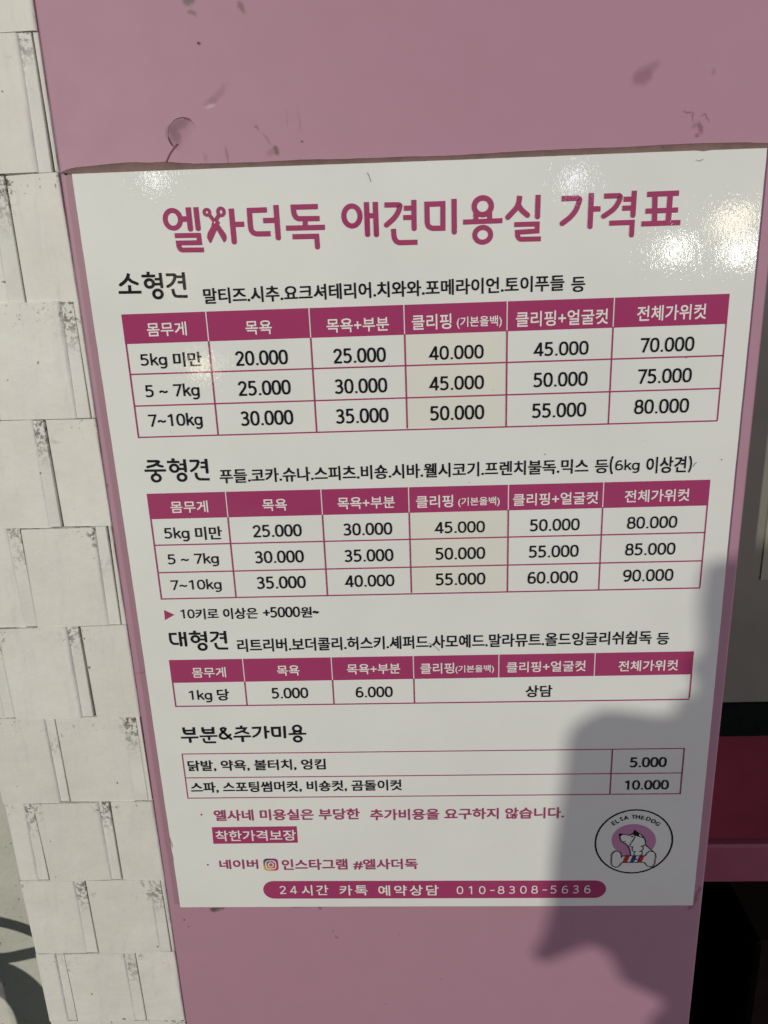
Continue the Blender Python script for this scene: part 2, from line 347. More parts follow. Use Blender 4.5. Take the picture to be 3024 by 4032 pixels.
TEXTS = [
 ('price','k','20.000','d',-171.84,-122.2,238.04,13.16,1),
 ('price','k','25.000','d',-80.05,-30.82,237.13,13.1,1),
 ('price','k','25.000','d',-171.84,-121.63,210.04,13.46,1),
 ('price','k','30.000','d',-80.34,-30.54,208.92,13.41,1),
 ('price','k','30.000','d',-172.04,-121.25,181.4,13.79,1),
 ('price','k','35.000','d',-80.79,-30.41,180.62,13.72,1),
 ('price','k','40.000','d',9.3,59.64,237.13,12.74,1),
 ('price','k','45.000','d',105.64,155.52,237.23,12.67,1),
 ('price','k','70.000','d',201.82,251.24,237.3,12.6,1),
 ('price','k','45.000','d',8.97,59.9,208.99,13.04,1),
 ('price','k','50.000','d',105.36,155.83,208.85,12.96,1),
 ('price','k','75.000','d',201.18,251.2,208.9,12.9,1),
 ('price','k','50.000','d',8.64,60.16,180.63,13.35,1),
 ('price','k','55.000','d',104.63,155.7,180.02,13.27,1),
 ('price','k','80.000','d',200.27,250.87,180.71,13.2,1),
 ('price','k','25.000','d',-170.48,-120.94,67.73,12.49,1),
 ('price','k','30.000','d',-79.72,-30.58,67.08,12.43,1),
 ('price','k','30.000','d',-170.78,-120.72,39.99,12.76,1),
 ('price','k','35.000','d',-80.04,-30.37,39.08,12.69,1),
 ('price','k','35.000','d',-171.25,-120.66,12.09,13.02,1),
 ('price','k','40.000','d',-80.49,-30.3,11.94,12.96,1),
 ('price','k','45.000','d',11.56,61.14,66.81,12.07,1),
 ('price','k','50.000','d',104.79,153.95,66.42,12.01,1),
 ('price','k','80.000','d',199.96,248.69,66.39,11.96,1),
 ('price','k','50.000','d',11.29,61.39,38.91,12.35,1),
 ('price','k','55.000','d',104.29,153.98,38.68,12.29,1),
 ('price','k','85.000','d',199.68,248.94,38.58,12.22,1),
 ('price','k','55.000','d',11.01,61.65,11.3,12.6,1),
 ('price','k','60.000','d',103.98,154.2,10.77,12.56,1),
 ('price','k','90.000','d',199.17,248.97,10.62,12.49,1),
 ('price','k','5.000','d',-166.27,-126.57,-115.3,12.32,1),
 ('price','k','6.000','d',-75.64,-36.24,-115.81,12.28,1),
 ('price','k','5.000','d',218.37,258.01,-207.58,12.1,1),
 ('price','k','10.000','d',214.28,262.41,-236.17,12.35,1),
 ('weight_text','k','5kg','d',-261.86,-235.87,239.1,14.31,1),
 ('weight_text','k','미만','n',-230.07,-203.22,239.3,13.56,1),
 ('weight_text','k','5 ~ 7kg','d',-260.91,-208.37,209.72,15.4,1),
 ('weight_text','k','7~10kg','d',-261.69,-208.55,181.5,15.79,1),
 ('weight_text','k','5kg','d',-260.27,-234.11,67.23,14.98,1),
 ('weight_text','k','미만','n',-228.19,-201.33,67.37,14.14,1),
 ('weight_text','k','5 ~ 7kg','d',-260.12,-207.1,39.38,14.45,1),
 ('weight_text','k','7~10kg','d',-260.58,-207.19,11.1,14.36,1),
 ('weight_text','k','1kg','d',-255.96,-230.21,-116.59,14.95,1),
 ('weight_text','k','당','n',-224.72,-211.78,-115.59,14.06,1),
 ('header_text','w','몸무게','n',-251.33,-214.16,267.51,12.53,1),
 ('header_text','w','목욕','n',-159.4,-134.87,265.95,12.49,1),
 ('header_text','w','목욕+부분','n',-84.34,-26.89,265.06,12.44,1),
 ('header_text','w','클리핑','n',-5.94,30.28,265.42,13.7,1),
 ('header_text','w','(기본올백)','n',35.17,76.15,263.68,10.68,1),
 ('header_text','w','클리핑+얼굴컷','n',88.81,172.04,264.76,13.63,1),
 ('header_text','w','전체가위컷','n',197.98,259.52,265.99,13.53,1),
 ('header_text','w','몸무게','n',-249.84,-212.32,95.5,12.26,1),
 ('header_text','w','목욕','n',-157.99,-133.67,95.08,12.23,1),
 ('header_text','w','목욕+부분','n',-83.55,-27.01,94.69,12.17,1),
 ('header_text','w','클리핑','n',-6.29,30.12,94.17,12.68,1),
 ('header_text','w','(기본올백)','n',34.96,75.49,92.52,9.89,1),
 ('header_text','w','클리핑+얼굴컷','n',88.33,170.59,93.57,12.6,1),
 ('header_text','w','전체가위컷','n',196.32,258.2,93.93,12.54,1),
 ('header_text','w','몸무게','n',-248.79,-212.57,-88.47,12.14,1),
 ('header_text','w','목욕','n',-157.88,-133.91,-87.93,12.08,1),
 ('header_text','w','목욕+부분','n',-83.61,-27.33,-87.95,12.02,1),
 ('header_text','w','클리핑','n',-6.22,29.31,-88.59,12.57,1),
 ('header_text','w','(기본올백)','n',30.5,70.94,-90.53,9.81,1),
 ('header_text','w','클리핑+얼굴컷','n',83.89,166.18,-88.96,12.52,1),
 ('header_text','w','전체가위컷','n',199.94,261.01,-90.06,12.47,1),
 ('breed_text','k','말티즈.시추.요크셔테리어.치와와.포메라이언.토이푸들','n',-195.35,131.66,295.42,11.44,1),
 ('breed_text','k','등','n',137.95,150.21,293.47,13.1,1),
 ('breed_text','k','푸들.코카.슈나.스피츠.비숑.시바.웰시코기.프렌치불독.믹스','n',-197.61,160.11,125.52,11.95,1),
 ('breed_text','k','등','n',166.19,178.99,124.63,13.5,1),
 ('breed_text','k','(','d',180.31,183.65,125.57,17.97,1),
 ('breed_text','k','6kg','d',185.26,208.84,124.31,13.5,1),
 ('breed_text','k','이상견','n',215.05,252.84,124.43,13.45,1),
 ('breed_text','k',')','d',254.74,258.26,124.37,16.3,1),
 ('breed_text','k','리트리버.보더콜리.허스키.셰퍼드.사모예드.말라뮤트.올드잉글리쉬쉽독','n',-197.35,231.92,-57.82,12.63,1),
 ('breed_text','k','등','n',237.31,249.96,-59.59,13.48,1),
 ('surcharge_text','k','10','d',-253.74,-238.63,-20.23,10.35,1),
 ('surcharge_text','k','키로','n',-237.71,-213.8,-20.71,12.34,1),
 ('surcharge_text','k','이상은','n',-208.78,-172.84,-20.94,12.7,1),
 ('surcharge_text','k','+5000','d',-167.77,-128.87,-20.54,10.69,1),
 ('surcharge_text','k','원','n',-127.95,-116.65,-21.15,12.28,1),
 ('surcharge_text','k','~','d',-115.74,-109.18,-21.39,3.56,1),
 ('consultation_text','k','상담','n',104.32,132.26,-117.95,14.17,1),
 ('extra_service_text','k','닭발, 약욕, 볼터치, 엉킴','n',-266.51,-113.27,-204.22,14.31,1),
 ('extra_service_text','k','스파, 스포팅썸머컷, 비숑컷, 곰돌이컷','n',-266.41,-30.22,-232.47,14.57,1),
 ('notice_text','m','엘사네 미용실은 부당한','n',-244.1,-78.59,-269.8,14.85,1),
 ('notice_text','m','추가비용을 요구하지 않습니다.','n',-66.86,149.64,-271.29,14.75,1),
 ('guarantee_text','w','착한가격보장','n',-245.04,-152.52,-297.59,14.8,1),
 ('social_text','m','네이버','n',-244.63,-199.62,-337.47,13.31,1),
 ('social_text','m','인스타그램','n',-172.01,-96.09,-338.65,15.17,1),
 ('social_text','m','#엘사더독','n',-89.06,-15.01,-339.06,14.66,1),
 ('contact_text','w','24','d',-177.69,-156.09,-374.53,11.67,1.4),
 ('contact_text','w','시간','n',-151.36,-120.04,-375.18,14.83,1.25),
 ('contact_text','w','카톡','n',-107.13,-74.21,-375.59,14.83,1.25),
 ('contact_text','w','예약상담','n',-61.78,8.43,-376.37,15.14,1.25),
 ('contact_text','w','010-8308-5636','d',29.26,183.22,-376.73,11.55,1.5),
]
SHADOW= [(339.9, 31.4), (313.8, 27.1), (282.4, 24.5), (277.4, 13.3), (276.0, -19.3), (282.2, -71.3), (275.2, -84.5), (268.8, -92.4), (279.6, -108.8), (278.5, -125.2), (264.3, -127.7), (260.9, -147.1), (244.1, -149.5), (209.7, -143.3), (185.2, -141.1), (159.0, -156.4), (149.7, -173.4), (147.6, -214.1), (142.6, -268.2), (137.7, -330.8), (135.9, -402.9), (126.3, -450.7), (114.8, -478.6), (127.2, -492.9), (154.4, -480.2), (183.9, -464.9), (205.2, -477.7), (225.0, -522.0), (272.7, -549.8), (274.6, -562.3), (260.8, -582.4)]
CASTER_A = [(-0.8009, -0.6172), (-0.7087, -0.6223), (-0.6461, -0.6249), (-0.6141, -0.632), (-0.5934, -0.6509), (-0.5798, -0.6795), (-0.5736, -0.7086), (-0.5736, -0.7529), (-0.5808, -0.8292), (-0.6014, -0.9634)]
CASTER_B = [(-0.7953, -0.594), (-0.6848, -0.5969), (-0.6115, -0.5986), (-0.5847, -0.5928), (-0.5586, -0.5857), (-0.5352, -0.5808), (-0.489, -0.5639)]
CASTER_C = [(-0.7727, -0.4997), (-0.6675, -0.5137), (-0.6159, -0.5265), (-0.592, -0.5337), (-0.5734, -0.5401), (-0.5599, -0.5473), (-0.5388, -0.5591), (-0.4997, -0.5864)]
# hangul from the fallback face of Blender's own text object, turned into mesh
CACHE = {}
def text_mesh(s, trk=1.0):
    if (s, trk) in CACHE: return CACHE[(s, trk)]
    c = bpy.data.curves.new('t', 'FONT'); c.body = s; c.resolution_u = 3; c.fill_mode = 'FRONT'; c.space_character = trk
    o = bpy.data.objects.new('t', c); COL.objects.link(o)
    dg = bpy.context.evaluated_depsgraph_get(); me = o.evaluated_get(dg).to_mesh()
    V = [tuple(v.co) for v in me.vertices]; F = [tuple(p.vertices) for p in me.polygons]
    o.evaluated_get(dg).to_mesh_clear(); bpy.data.objects.remove(o); bpy.data.curves.remove(c)
    CACHE[(s, trk)] = (V, F)
    return V, F
for e in TEXTS:
    if e[3] == 'n': text_mesh(e[2], e[8])
for e in LOGO_LETTERS: text_mesh(e[0])

# icon gradient print
def icon_mat():
    m = film('print_gradient', (.5, .1, .2)); t = NT(m)
    t.pos = t.pos
    s = t.n('SeparateXYZ'); t.l(t.pos, s.inputs[0])
    u = t.rng(s.outputs['X'], -.1935, -.176); v = t.rng(s.outputs['Z'], Z0-.3475, Z0-.330)
    a = t.mix(u, (.70, .42, .09), (.50, .05, .06)); b = t.mix(u, (.035, .03, .16), (.30, .03, .17))
    t.col(t.mix(v, a, b)); return m
M['icon'] = icon_mat()

# stains, smudges and blister shade painted into the pink: (x mm, z mm, half-width, half-height, turn, strength, colour)
SOFT = 1.0
MARKS = [
 (-184.7,533,6,5,0,.75,(.12,.10,.09)), (-182.5,523,4.5,2.6,-15,.6,(.15,.11,.10)), (-141,525,3.2,6,30,.65,(.18,.10,.09)),
 (-179.6,500.4,1.9,1.9,0,.95,(.07,.03,.06)), (-175.3,453.0,5.2,2.0,0,.75,(.62,.46,.50)), (-168,461,14,3.6,42,.38,(.24,.12,.15)),
 (-174,456,8,4,15,.4,(.26,.13,.17)), (-136.2,434,3.2,1.6,-30,.55,(.17,.09,.11)), (-128,425,1.3,7,33,.35,(.18,.09,.11)), (-120.8,415.4,2.6,5,35,.85,(.15,.09,.06)),
 (-123,415,7,3.4,10,.4,(.18,.10,.10)), (-96.9,421.1,1.5,1.5,0,.85,(.10,.04,.06)), (-163.3,412,1.4,9,4,.5,(.17,.09,.12)), (-184,412,2.5,4,0,.3,(.2,.1,.12)),
 (-99,438,1,11,3,.3,(.2,.1,.13)), (-109,441,.9,9,-8,.22,(.2,.1,.13)),
 (193.2,459.3,9.5,7.6,10,.55,(.20,.085,.12)), (201,466,8,5,35,.42,(.22,.10,.14)), (233.9,430.2,5.5,1.1,-8,.6,(.16,.06,.10)), (238.2,426,1.2,4,0,.55,(.17,.06,.10)),
 (244.8,418.6,2.6,6,20,.6,(.16,.06,.10)), (240.5,419.5,4,2.5,0,.4,(.18,.08,.11)), (249.5,426,1.3,5,25,.5,(.16,.06,.10)), (246.5,428,3,1,20,.4,(.16,.06,.10)), (242.5,412.7,2.2,2.4,-20,.55,(.16,.06,.10)), (252,460.4,1.6,4,0,.35,(.2,.1,.13)),
 (-207.5,431.5,5.5,10,10,.55,(.17,.11,.13)), (-201,440,8,4.5,20,.5,(.17,.11,.13)),  # shade inside the blister rim, painted as dark blobs
 (-38,530,2,4,0,.3,(.2,.1,.13)), (116,533,2,4,-20,.5,(.18,.08,.1)), (40,533,1.3,1.3,0,.5,(.15,.08,.1)),
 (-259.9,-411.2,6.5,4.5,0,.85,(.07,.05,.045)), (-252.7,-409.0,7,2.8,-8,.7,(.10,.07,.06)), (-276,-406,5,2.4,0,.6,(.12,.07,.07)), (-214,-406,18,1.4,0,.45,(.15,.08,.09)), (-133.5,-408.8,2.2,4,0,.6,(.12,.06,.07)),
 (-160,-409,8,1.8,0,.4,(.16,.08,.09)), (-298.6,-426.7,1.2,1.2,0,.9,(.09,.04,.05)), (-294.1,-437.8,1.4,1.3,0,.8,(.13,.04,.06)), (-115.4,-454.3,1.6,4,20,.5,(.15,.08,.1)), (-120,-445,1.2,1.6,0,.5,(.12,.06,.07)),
 (-40,-450,1.5,1.5,0,.4,(.14,.07,.08)), (10,-520,1.2,2,0,.35,(.14,.07,.08)), (-60,-560,1.3,1.3,0,.4,(.14,.07,.08)),
 (-308.6,-92.5,8,.45,6,.8,(.10,.04,.07)), (-314,117,1.4,2.5,0,.8,(.07,.05,.05)), (-315,-60,1.2,1.2,0,.6,(.1,.06,.05)), (-315,70,1,1.6,0,.6,(.1,.06,.05)),
 (308,-398,3,14,-12,.45,(.13,.03,.05)), (303,-412,3,7,-35,.45,(.15,.04,.06)), (310,-386,1.6,5,0,.5,(.08,.03,.04)),
]
def pink_mat():
    m = mat('pink_paint', (.40, .215, .275), .5, .3); t = NT(m)
    n1 = t.rng(t.noise(3.2, 4, .6), .3, .75); n2 = t.rng(t.noise(28, 3, .6), .35, .7)
    c = t.mix(t.math('MULTIPLY', n1, .15), (.412, .228, .298), (.385, .200, .270))
    c = t.mix(t.math('MULTIPLY', n2, .18), c, (.36, .20, .25))
    w = t.n('TexNoise', i_Scale=170.0, i_Detail=3.0); t.l(t.pos, w.inputs['Vector'])
    wv = t.n('VectorMath', operation='SUBTRACT'); t.l(w.outputs['Color'], wv.inputs[0]); wv.inputs[1].default_value = (.5, .5, .5)
    ws = t.n('VectorMath', operation='SCALE'); t.l(wv.outputs[0], ws.inputs[0]); ws.inputs['Scale'].default_value = .006
    wp = t.n('VectorMath', operation='ADD'); t.l(t.pos, wp.inputs[0]); t.l(ws.outputs[0], wp.inputs[1])
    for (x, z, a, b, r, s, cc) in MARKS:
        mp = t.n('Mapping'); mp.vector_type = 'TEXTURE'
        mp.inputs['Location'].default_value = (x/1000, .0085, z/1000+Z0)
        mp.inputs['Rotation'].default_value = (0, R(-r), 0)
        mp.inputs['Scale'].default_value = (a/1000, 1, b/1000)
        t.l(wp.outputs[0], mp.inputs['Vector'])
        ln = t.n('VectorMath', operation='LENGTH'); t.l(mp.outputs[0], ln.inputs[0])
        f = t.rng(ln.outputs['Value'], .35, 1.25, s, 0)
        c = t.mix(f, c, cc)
    t.col(c)
    hb = t.noise(55, 3, .5)
    t.nrm(t.bump(t.noise(900, 2), .00004, 1, t.bump(hb, .0001, .2)))
    rr = t.rng(t.noise(40, 3), .3, .7, .52, .56); t.l(rr, t.b.inputs['Roughness'])
    return m
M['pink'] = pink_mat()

def brick_mat(name='white_painted_brick'):
    m = mat(name, (.66, .63, .56), .62, .35); t = NT(m)
    info = t.n('ObjectInfo')
    base = t.mix(info.outputs['Random'], (.715, .70, .65), (.67, .655, .60))
    c = t.mix(t.math('MULTIPLY', t.rng(t.noise(9, 4, .6), .35, .75), .55), base, (.60, .585, .525))
    c = t.mix(t.math('MULTIPLY', t.rng(t.noise(34, 3, .6), .45, .75), .35), c, (.645, .60, .565))
    # dirt caught near the tops of the vertical joints and along the bed joints
    sp = t.n('SeparateXYZ'); t.l(t.pos, sp.inputs[0])
    zz = t.math('DIVIDE', t.math('SUBTRACT', sp.outputs['Z'], Z0 - .0365), .1106)
    fr = t.math('FRACT', zz)           # 0 at the foot of a course, 1 at its head
    top = t.rng(fr, .72, .985)
    gr = t.rng(t.noise(210, 4, .65), .60, .68)
    pat = t.rng(t.noise(14, 2, .5), .52, .62)
    c = t.mix(t.math('MULTIPLY', t.math('MULTIPLY', gr, top), t.math('MULTIPLY', pat, .85)), c, (.10, .085, .055))
    tc = t.n('TexCoord'); ls = t.n('SeparateXYZ'); t.l(tc.outputs['Object'], ls.inputs[0])
    side = t.rng(t.math('ABSOLUTE', t.math('SUBTRACT', ls.outputs['X'], .0385)), .024, .038)
    up = t.rng(ls.outputs['Z'], .070, .108)
    ds = t.rng(t.noise(150, 4, .65), .54, .62)
    c = t.mix(t.math('MULTIPLY', t.math('MULTIPLY', side, up), t.math('MULTIPLY', ds, t.rng(t.noise(11, 2), .44, .54))), c, (.085, .075, .05))
    spk = t.rng(t.noise(120, 1, .4), .775, .80)
    c = t.mix(t.math('MULTIPLY', spk, .75), c, (.12, .10, .07))
    t.col(c)
    vs = t.n('VectorMath', operation='MULTIPLY'); vs.inputs[1].default_value = (1, 1, .22); t.l(t.pos, vs.inputs[0])
    b1 = t.bump(t.noise(34, 3, .5, vs.outputs[0]), .011, .6, t.bump(t.noise(26, 4, .55), .005, .6))
    t.nrm(t.bump(t.noise(420, 3, .6), .00022, .8, b1))
    return m
M['brick'] = brick_mat()
def grime_mat():
    m = mat('painted_mortar', (.62, .60, .54), .75, .3); t = NT(m)
    sp = t.n('SeparateXYZ'); t.l(t.pos, sp.inputs[0])
    fr = t.math('FRACT', t.math('DIVIDE', t.math('SUBTRACT', sp.outputs['Z'], Z0 - .0365), .1106))
    top = t.rng(fr, .45, .97)
    g = t.rng(t.noise(170, 5, .7), .47, .56)
    pat = t.rng(t.noise(9, 2), .40, .52)
    k = t.math('MULTIPLY', t.math('MULTIPLY', g, top), pat)
    c = t.mix(t.rng(t.noise(22, 3), .3, .7), (.69, .68, .635), (.63, .618, .575))
    c = t.mix(t.math('MULTIPLY', k, .85), c, (.085, .07, .05))
    t.col(c); t.nrm(t.bump(t.noise(300, 4, .6), .0008, .8, t.bump(t.noise(60, 3), .002, .6)))
    return m
M['mortar'] = grime_mat()
def joint_mat():
    m = mat('dark_joint', (.30, .28, .23), .9, .1); t = NT(m)
    t.col(t.mix(t.rng(t.noise(16, 4, .6), .42, .62), (.50, .48, .42), (.045, .04, .028))); return m
M['joint'] = joint_mat()

def render_mat():
    m = mat('rough_white_render', (.60, .60, .50), .8, .25); t = NT(m)
    c = t.mix(t.rng(t.noise(12, 4, .6), .35, .7), (.63, .62, .56), (.55, .54, .48))
    c = t.mix(t.math('MULTIPLY', t.rng(t.noise(110, 4, .7), .66, .72), .9), c, (.06, .055, .04))
    t.col(c); t.nrm(t.bump(t.noise(120, 4, .6), .002, .8)); return m
M['render'] = render_mat()
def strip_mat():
    m = mat('brown_shade', (.17, .095, .085), .7, .3); t = NT(m)  # shade above the board, put into the colour of a strip
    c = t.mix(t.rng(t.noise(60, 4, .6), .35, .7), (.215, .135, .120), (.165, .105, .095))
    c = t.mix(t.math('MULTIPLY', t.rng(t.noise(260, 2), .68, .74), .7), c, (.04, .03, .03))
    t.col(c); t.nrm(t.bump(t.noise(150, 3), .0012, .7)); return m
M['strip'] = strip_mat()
def noisy(name, a, b, sc=20, rough=.5, spec=.4, bd=.0006):
    m = mat(name, a, rough, spec); t = NT(m); t.col(t.mix(t.rng(t.noise(sc, 4, .6), .35, .7), a, b)); t.nrm(t.bump(t.noise(sc*8, 3), bd, .6)); return m
M['grey'] = noisy('dull_grey_pane', (.20, .193, .162), (.165, .158, .132), 5, .4, .4)
M['black'] = noisy('black_rubber', (.006, .008, .0075), (.009, .011, .010), 30, .9, .01)
M['red'] = noisy('dark_red_panel', (.175, .024, .046), (.14, .018, .036), 10, .7, .15)
M['redpink'] = noisy('dull_pink_ledge', (.26, .075, .115), (.22, .06, .095), 12, .5, .3)
M['brown'] = noisy('dark_brown_recess', (.050, .024, .018), (.032, .014, .011), 8, .7, .2)
M['boxdark'] = noisy('dark_card', (.018, .011, .009), (.013, .008, .007), 12, .9, .05)
M['asphalt'] = noisy('asphalt', (.06, .058, .055), (.045, .043, .04), 30, .9, .2, .003)
M['cloth'] = noisy('dark_cloth', (.03, .03, .035), (.02, .02, .025), 40, .85, .2)
M['skin'] = noisy('skin', (.5, .32, .24), (.45, .28, .2), 20, .5, .4)
M['pale'] = mat('pale_reflection', (.28, .28, .22), .5)
M['caster'] = noisy('grey_shadow_caster', (.2, .2, .19), (.17, .17, .16), 20, .4, .4)  # for the added tubes that only cast shadows

# ---------------------------------------------------------------- ground
def grid_sheet(name, x0, x1, y0, y1, z, mat_, kind):
    o = mesh_obj(name, [(x0,y0,z),(x1,y0,z),(x1,y1,z),(x0,y1,z)], [(0,1,2,3)], mat_); o['kind'] = kind; return o
grid_sheet('ground', -40, 40, -40, 40, 0, M['asphalt'], 'structure')

# ---------------------------------------------------------------- painted brick pillar, brick by brick
pil = thing('brick_pillar', 'white painted pillar of upright bricks to the left of the pink panel', 'brick pillar', (-.40, .02, 0))
def rel(o, root):       # keep world coordinates of the mesh while parented to an Empty
    o.parent = root; o.matrix_parent_inverse = Matrix.Translation(-Vector(root.location)); return o
CH = .1106; BASE = -.0365
ztop = [BASE + CH*k for k in range(-11, 12)]
core = box('wall', -.4895, -.3175, .021, .40, .0, Z0+ztop[-1]+.0, M['joint']); rel(core, pil)
def brick_variant(w, h, seed, name='brick', dep=.03):
    rnd = random.Random(seed)
    bm = bmesh.new(); bmesh.ops.create_cube(bm, size=1)
    for v in bm.verts:
        j = .0011
        v.co = Vector(((v.co.x+.5)*w + rnd.uniform(-j,j), (v.co.y+.5)*dep, (v.co.z+.5)*h + rnd.uniform(-j,j)))
        if v.co.y < .001: v.co.y += rnd.uniform(-.0007, .0014)
    es = [e for e in bm.edges if min(v.co.y for v in e.verts) < .002 and max(v.co.y for v in e.verts) < .002]
    re = [e for e in es if min(v.co.x for v in e.verts) > w*.9]
    bmesh.ops.bevel(bm, geom=re, offset=.0034, segments=4, affect='EDGES', profile=.5)
    es = [e for e in bm.edges if e.is_manifold and max(v.co.y for v in e.verts) < .0045 and max(v.co.x for v in e.verts) < w*.9 and e.calc_face_angle(0) > 1]
    bmesh.ops.bevel(bm, geom=es, offset=.0018, segments=2, affect='EDGES', profile=.5)
    me = bpy.data.meshes.new(name); bm.to_mesh(me); bm.free(); return me
cache = {}
def put_brick(x0, x1, z0, z1, y, root, dep, mt, gap=None):
    gap = random.choice((.0001, .0002, .0004))
    w = round(x1-x0, 4); h = round(z1-z0-gap*2, 4); key = (w, h, dep, random.randrange(4))
    if key not in cache:
        cache[key] = brick_variant(w, h, hash(key) % 9999, 'brick', dep); cache[key].materials.append(mt)
    o = bpy.data.objects.new('brick', cache[key]); COL.objects.link(o)
    o.parent = root; o.location = Vector((x0, y + random.uniform(-.0009, .0009), Z0+z0+gap)) - root.location
    return o
def put_mortar(x0, x1, z0, z1, y, root):
    me = box_mesh('mortar_joint', x0, x1, y, y+.02, Z0+z0+.0004, Z0+z1-.0004, .0004); me.materials.append(M['mortar'])
    o = bpy.data.objects.new('mortar_joint', me); COL.objects.link(o); rel(o, root)
for k in range(len(ztop)-1):
    z0, z1 = ztop[k], ztop[k+1]
    if Z0+z0 < 0: z0 = -Z0
    par = (k - 11) % 2          # courses alternate by half a brick
    cracks = [-.3220, -.4125] if par == 0 else [-.3675, -.4560]
    xs = [-.4915] + sorted(cracks) + [-.3165]
    for a, b in zip(xs[:-1], xs[1:]):
        j = random.uniform(-.001, .001)
        last = b == -.3165
        bw = b - a - (.0008 if a > -.49 else 0)
        a0 = a + (.0008 if a > -.49 else 0)
        if last or bw < .03:
            put_brick(a0, b, z0, z1, .0100, pil, .012, M['brick'])
        else:
            put_brick(a0, b-.0120+j, z0, z1, .0095, pil, .012, M['brick'])
            put_mortar(b-.0148+j, b-.0008 + random.choice((-.0009, -.0003, .0002, .0006, .0008)), z0, z1, .0113, pil)

# ---------------------------------------------------------------- set-back wall beyond the pillar
o = box('set_back_wall', -3.2, -.47, .112, .35, 0, 3.0, M['render'])
o['label'] = 'rough white rendered wall set back behind the left edge of the brick pillar'; o['category'] = 'wall'

# ---------------------------------------------------------------- pink panelled pillar
pk = thing('pink_pillar', 'wide pink painted pillar that carries the white price board', 'pillar', (0, .1, 0))
PX0, PX1 = -.3153, .3158
FY = .0085
def pink_front():
    """front sheet with a lifted, cracked blister of paint left above the board"""
    cx, cz, rr = -.2005, Z0+.4310, .0132
    bx0, bx1, bz0, bz1 = -.228, -.176, Z0+.405, Z0+.452
    V = []; F = []
    def q(x0, x1, z0, z1):
        n = len(V); V.extend([(x0,FY,z0),(x1,FY,z0),(x1,FY,z1),(x0,FY,z1)]); F.append((n,n+1,n+2,n+3))
    e = .003
    q(PX0+e, bx0, 0, Z0+1.2); q(bx1, PX1-e, 0, Z0+1.2); q(bx0, bx1, 0, bz0); q(bx0, bx1, bz1, Z0+1.2)
    nx, nz = 130, 118; base = len(V)
    crack = [(-.2066,.4235),(-.2082,.4223),(-.2115,.4195),(-.2141,.4166),(-.2165,.4130),(-.2182,.4100),(-.2184,.4052)]
    for j in range(nz+1):
        for i in range(nx+1):
            x = bx0+(bx1-bx0)*i/nx; z = bz0+(bz1-bz0)*j/nz
            dx, dz = x-cx, z-cz; r = math.hypot(dx, dz); ang = math.degrees(math.atan2(dz, dx))
            y = FY
            s = (-dx*.62 + dz*.55)/rr            # towards the upper left rim
            if r < rr: y -= .0045*max(0, min(1, (s+.4)/1.2))**1.8
            if abs(r-rr) < .0007 and s > .05: y += .0016*min(1, (s-.05)*4)
            d = 1
            for (ax,az),(bx,bz) in zip(crack[:-1], crack[1:]):
                A = Vector((ax, Z0+az)); B = Vector((bx, Z0+bz)); P = Vector((x, z)); ab = B-A
                tt = max(0, min(1, (P-A).dot(ab)/ab.length_squared)); d = min(d, (P-A-ab*tt).length)
            if d < .0009: y += .0022*(1-d/.0009)
            V.append((x, y, z))
    for j in range(nz):
        for i in range(nx):
            n = base+j*(nx+1)+i; F.append((n, n+1, n+nx+2, n+nx+1))
    # rounded vertical edges and sides
    for sx, xe in ((-1, PX0), (1, PX1)):
        pts = [(xe - sx*e*(1-math.sin(a)), FY+e*(1-math.cos(a))) for a in [i*math.pi/2/5 for i in range(6)]] + [(xe, .42)]
        n = len(V)
        for (x, y) in pts: V.append((x, y, 0)); V.append((x, y, Z0+1.2))
        for i in range(len(pts)-1):
            f = (n+2*i, n+2*i+2, n+2*i+3, n+2*i+1); F.append(f if sx > 0 else f[::-1])
    n = len(V); V.extend([(PX0,FY,Z0+1.2),(PX1,FY,Z0+1.2),(PX1,.42,Z0+1.2),(PX0,.42,Z0+1.2)]); F.append((n,n+1,n+2,n+3))
    return mesh_obj('painted_face', V, F, M['pink'])
rel(pink_front(), pk)

# shade along the head of the board, built as a brown strip
def top_shade():
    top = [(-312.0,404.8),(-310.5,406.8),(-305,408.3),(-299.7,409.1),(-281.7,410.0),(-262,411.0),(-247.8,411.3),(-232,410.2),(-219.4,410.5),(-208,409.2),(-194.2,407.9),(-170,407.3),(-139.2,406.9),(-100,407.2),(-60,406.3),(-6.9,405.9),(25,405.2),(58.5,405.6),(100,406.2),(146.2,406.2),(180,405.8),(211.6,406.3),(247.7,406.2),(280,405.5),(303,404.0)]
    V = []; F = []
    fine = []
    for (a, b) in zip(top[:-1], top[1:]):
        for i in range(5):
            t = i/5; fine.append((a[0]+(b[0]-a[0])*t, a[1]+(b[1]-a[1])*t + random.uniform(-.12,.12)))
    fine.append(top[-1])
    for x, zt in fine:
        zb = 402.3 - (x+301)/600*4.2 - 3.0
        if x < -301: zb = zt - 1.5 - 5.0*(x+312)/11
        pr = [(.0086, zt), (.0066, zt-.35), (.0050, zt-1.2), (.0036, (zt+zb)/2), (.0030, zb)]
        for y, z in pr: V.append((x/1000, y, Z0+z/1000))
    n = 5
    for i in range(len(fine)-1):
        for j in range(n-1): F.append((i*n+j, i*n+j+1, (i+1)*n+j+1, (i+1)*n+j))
    return mesh_obj('shade_strip', V, F, M['strip'], smooth=True)
s_ = top_shade(); rel(s_, pk); s_['label'] = 'brownish ragged strip built as the shade along the top of the board'

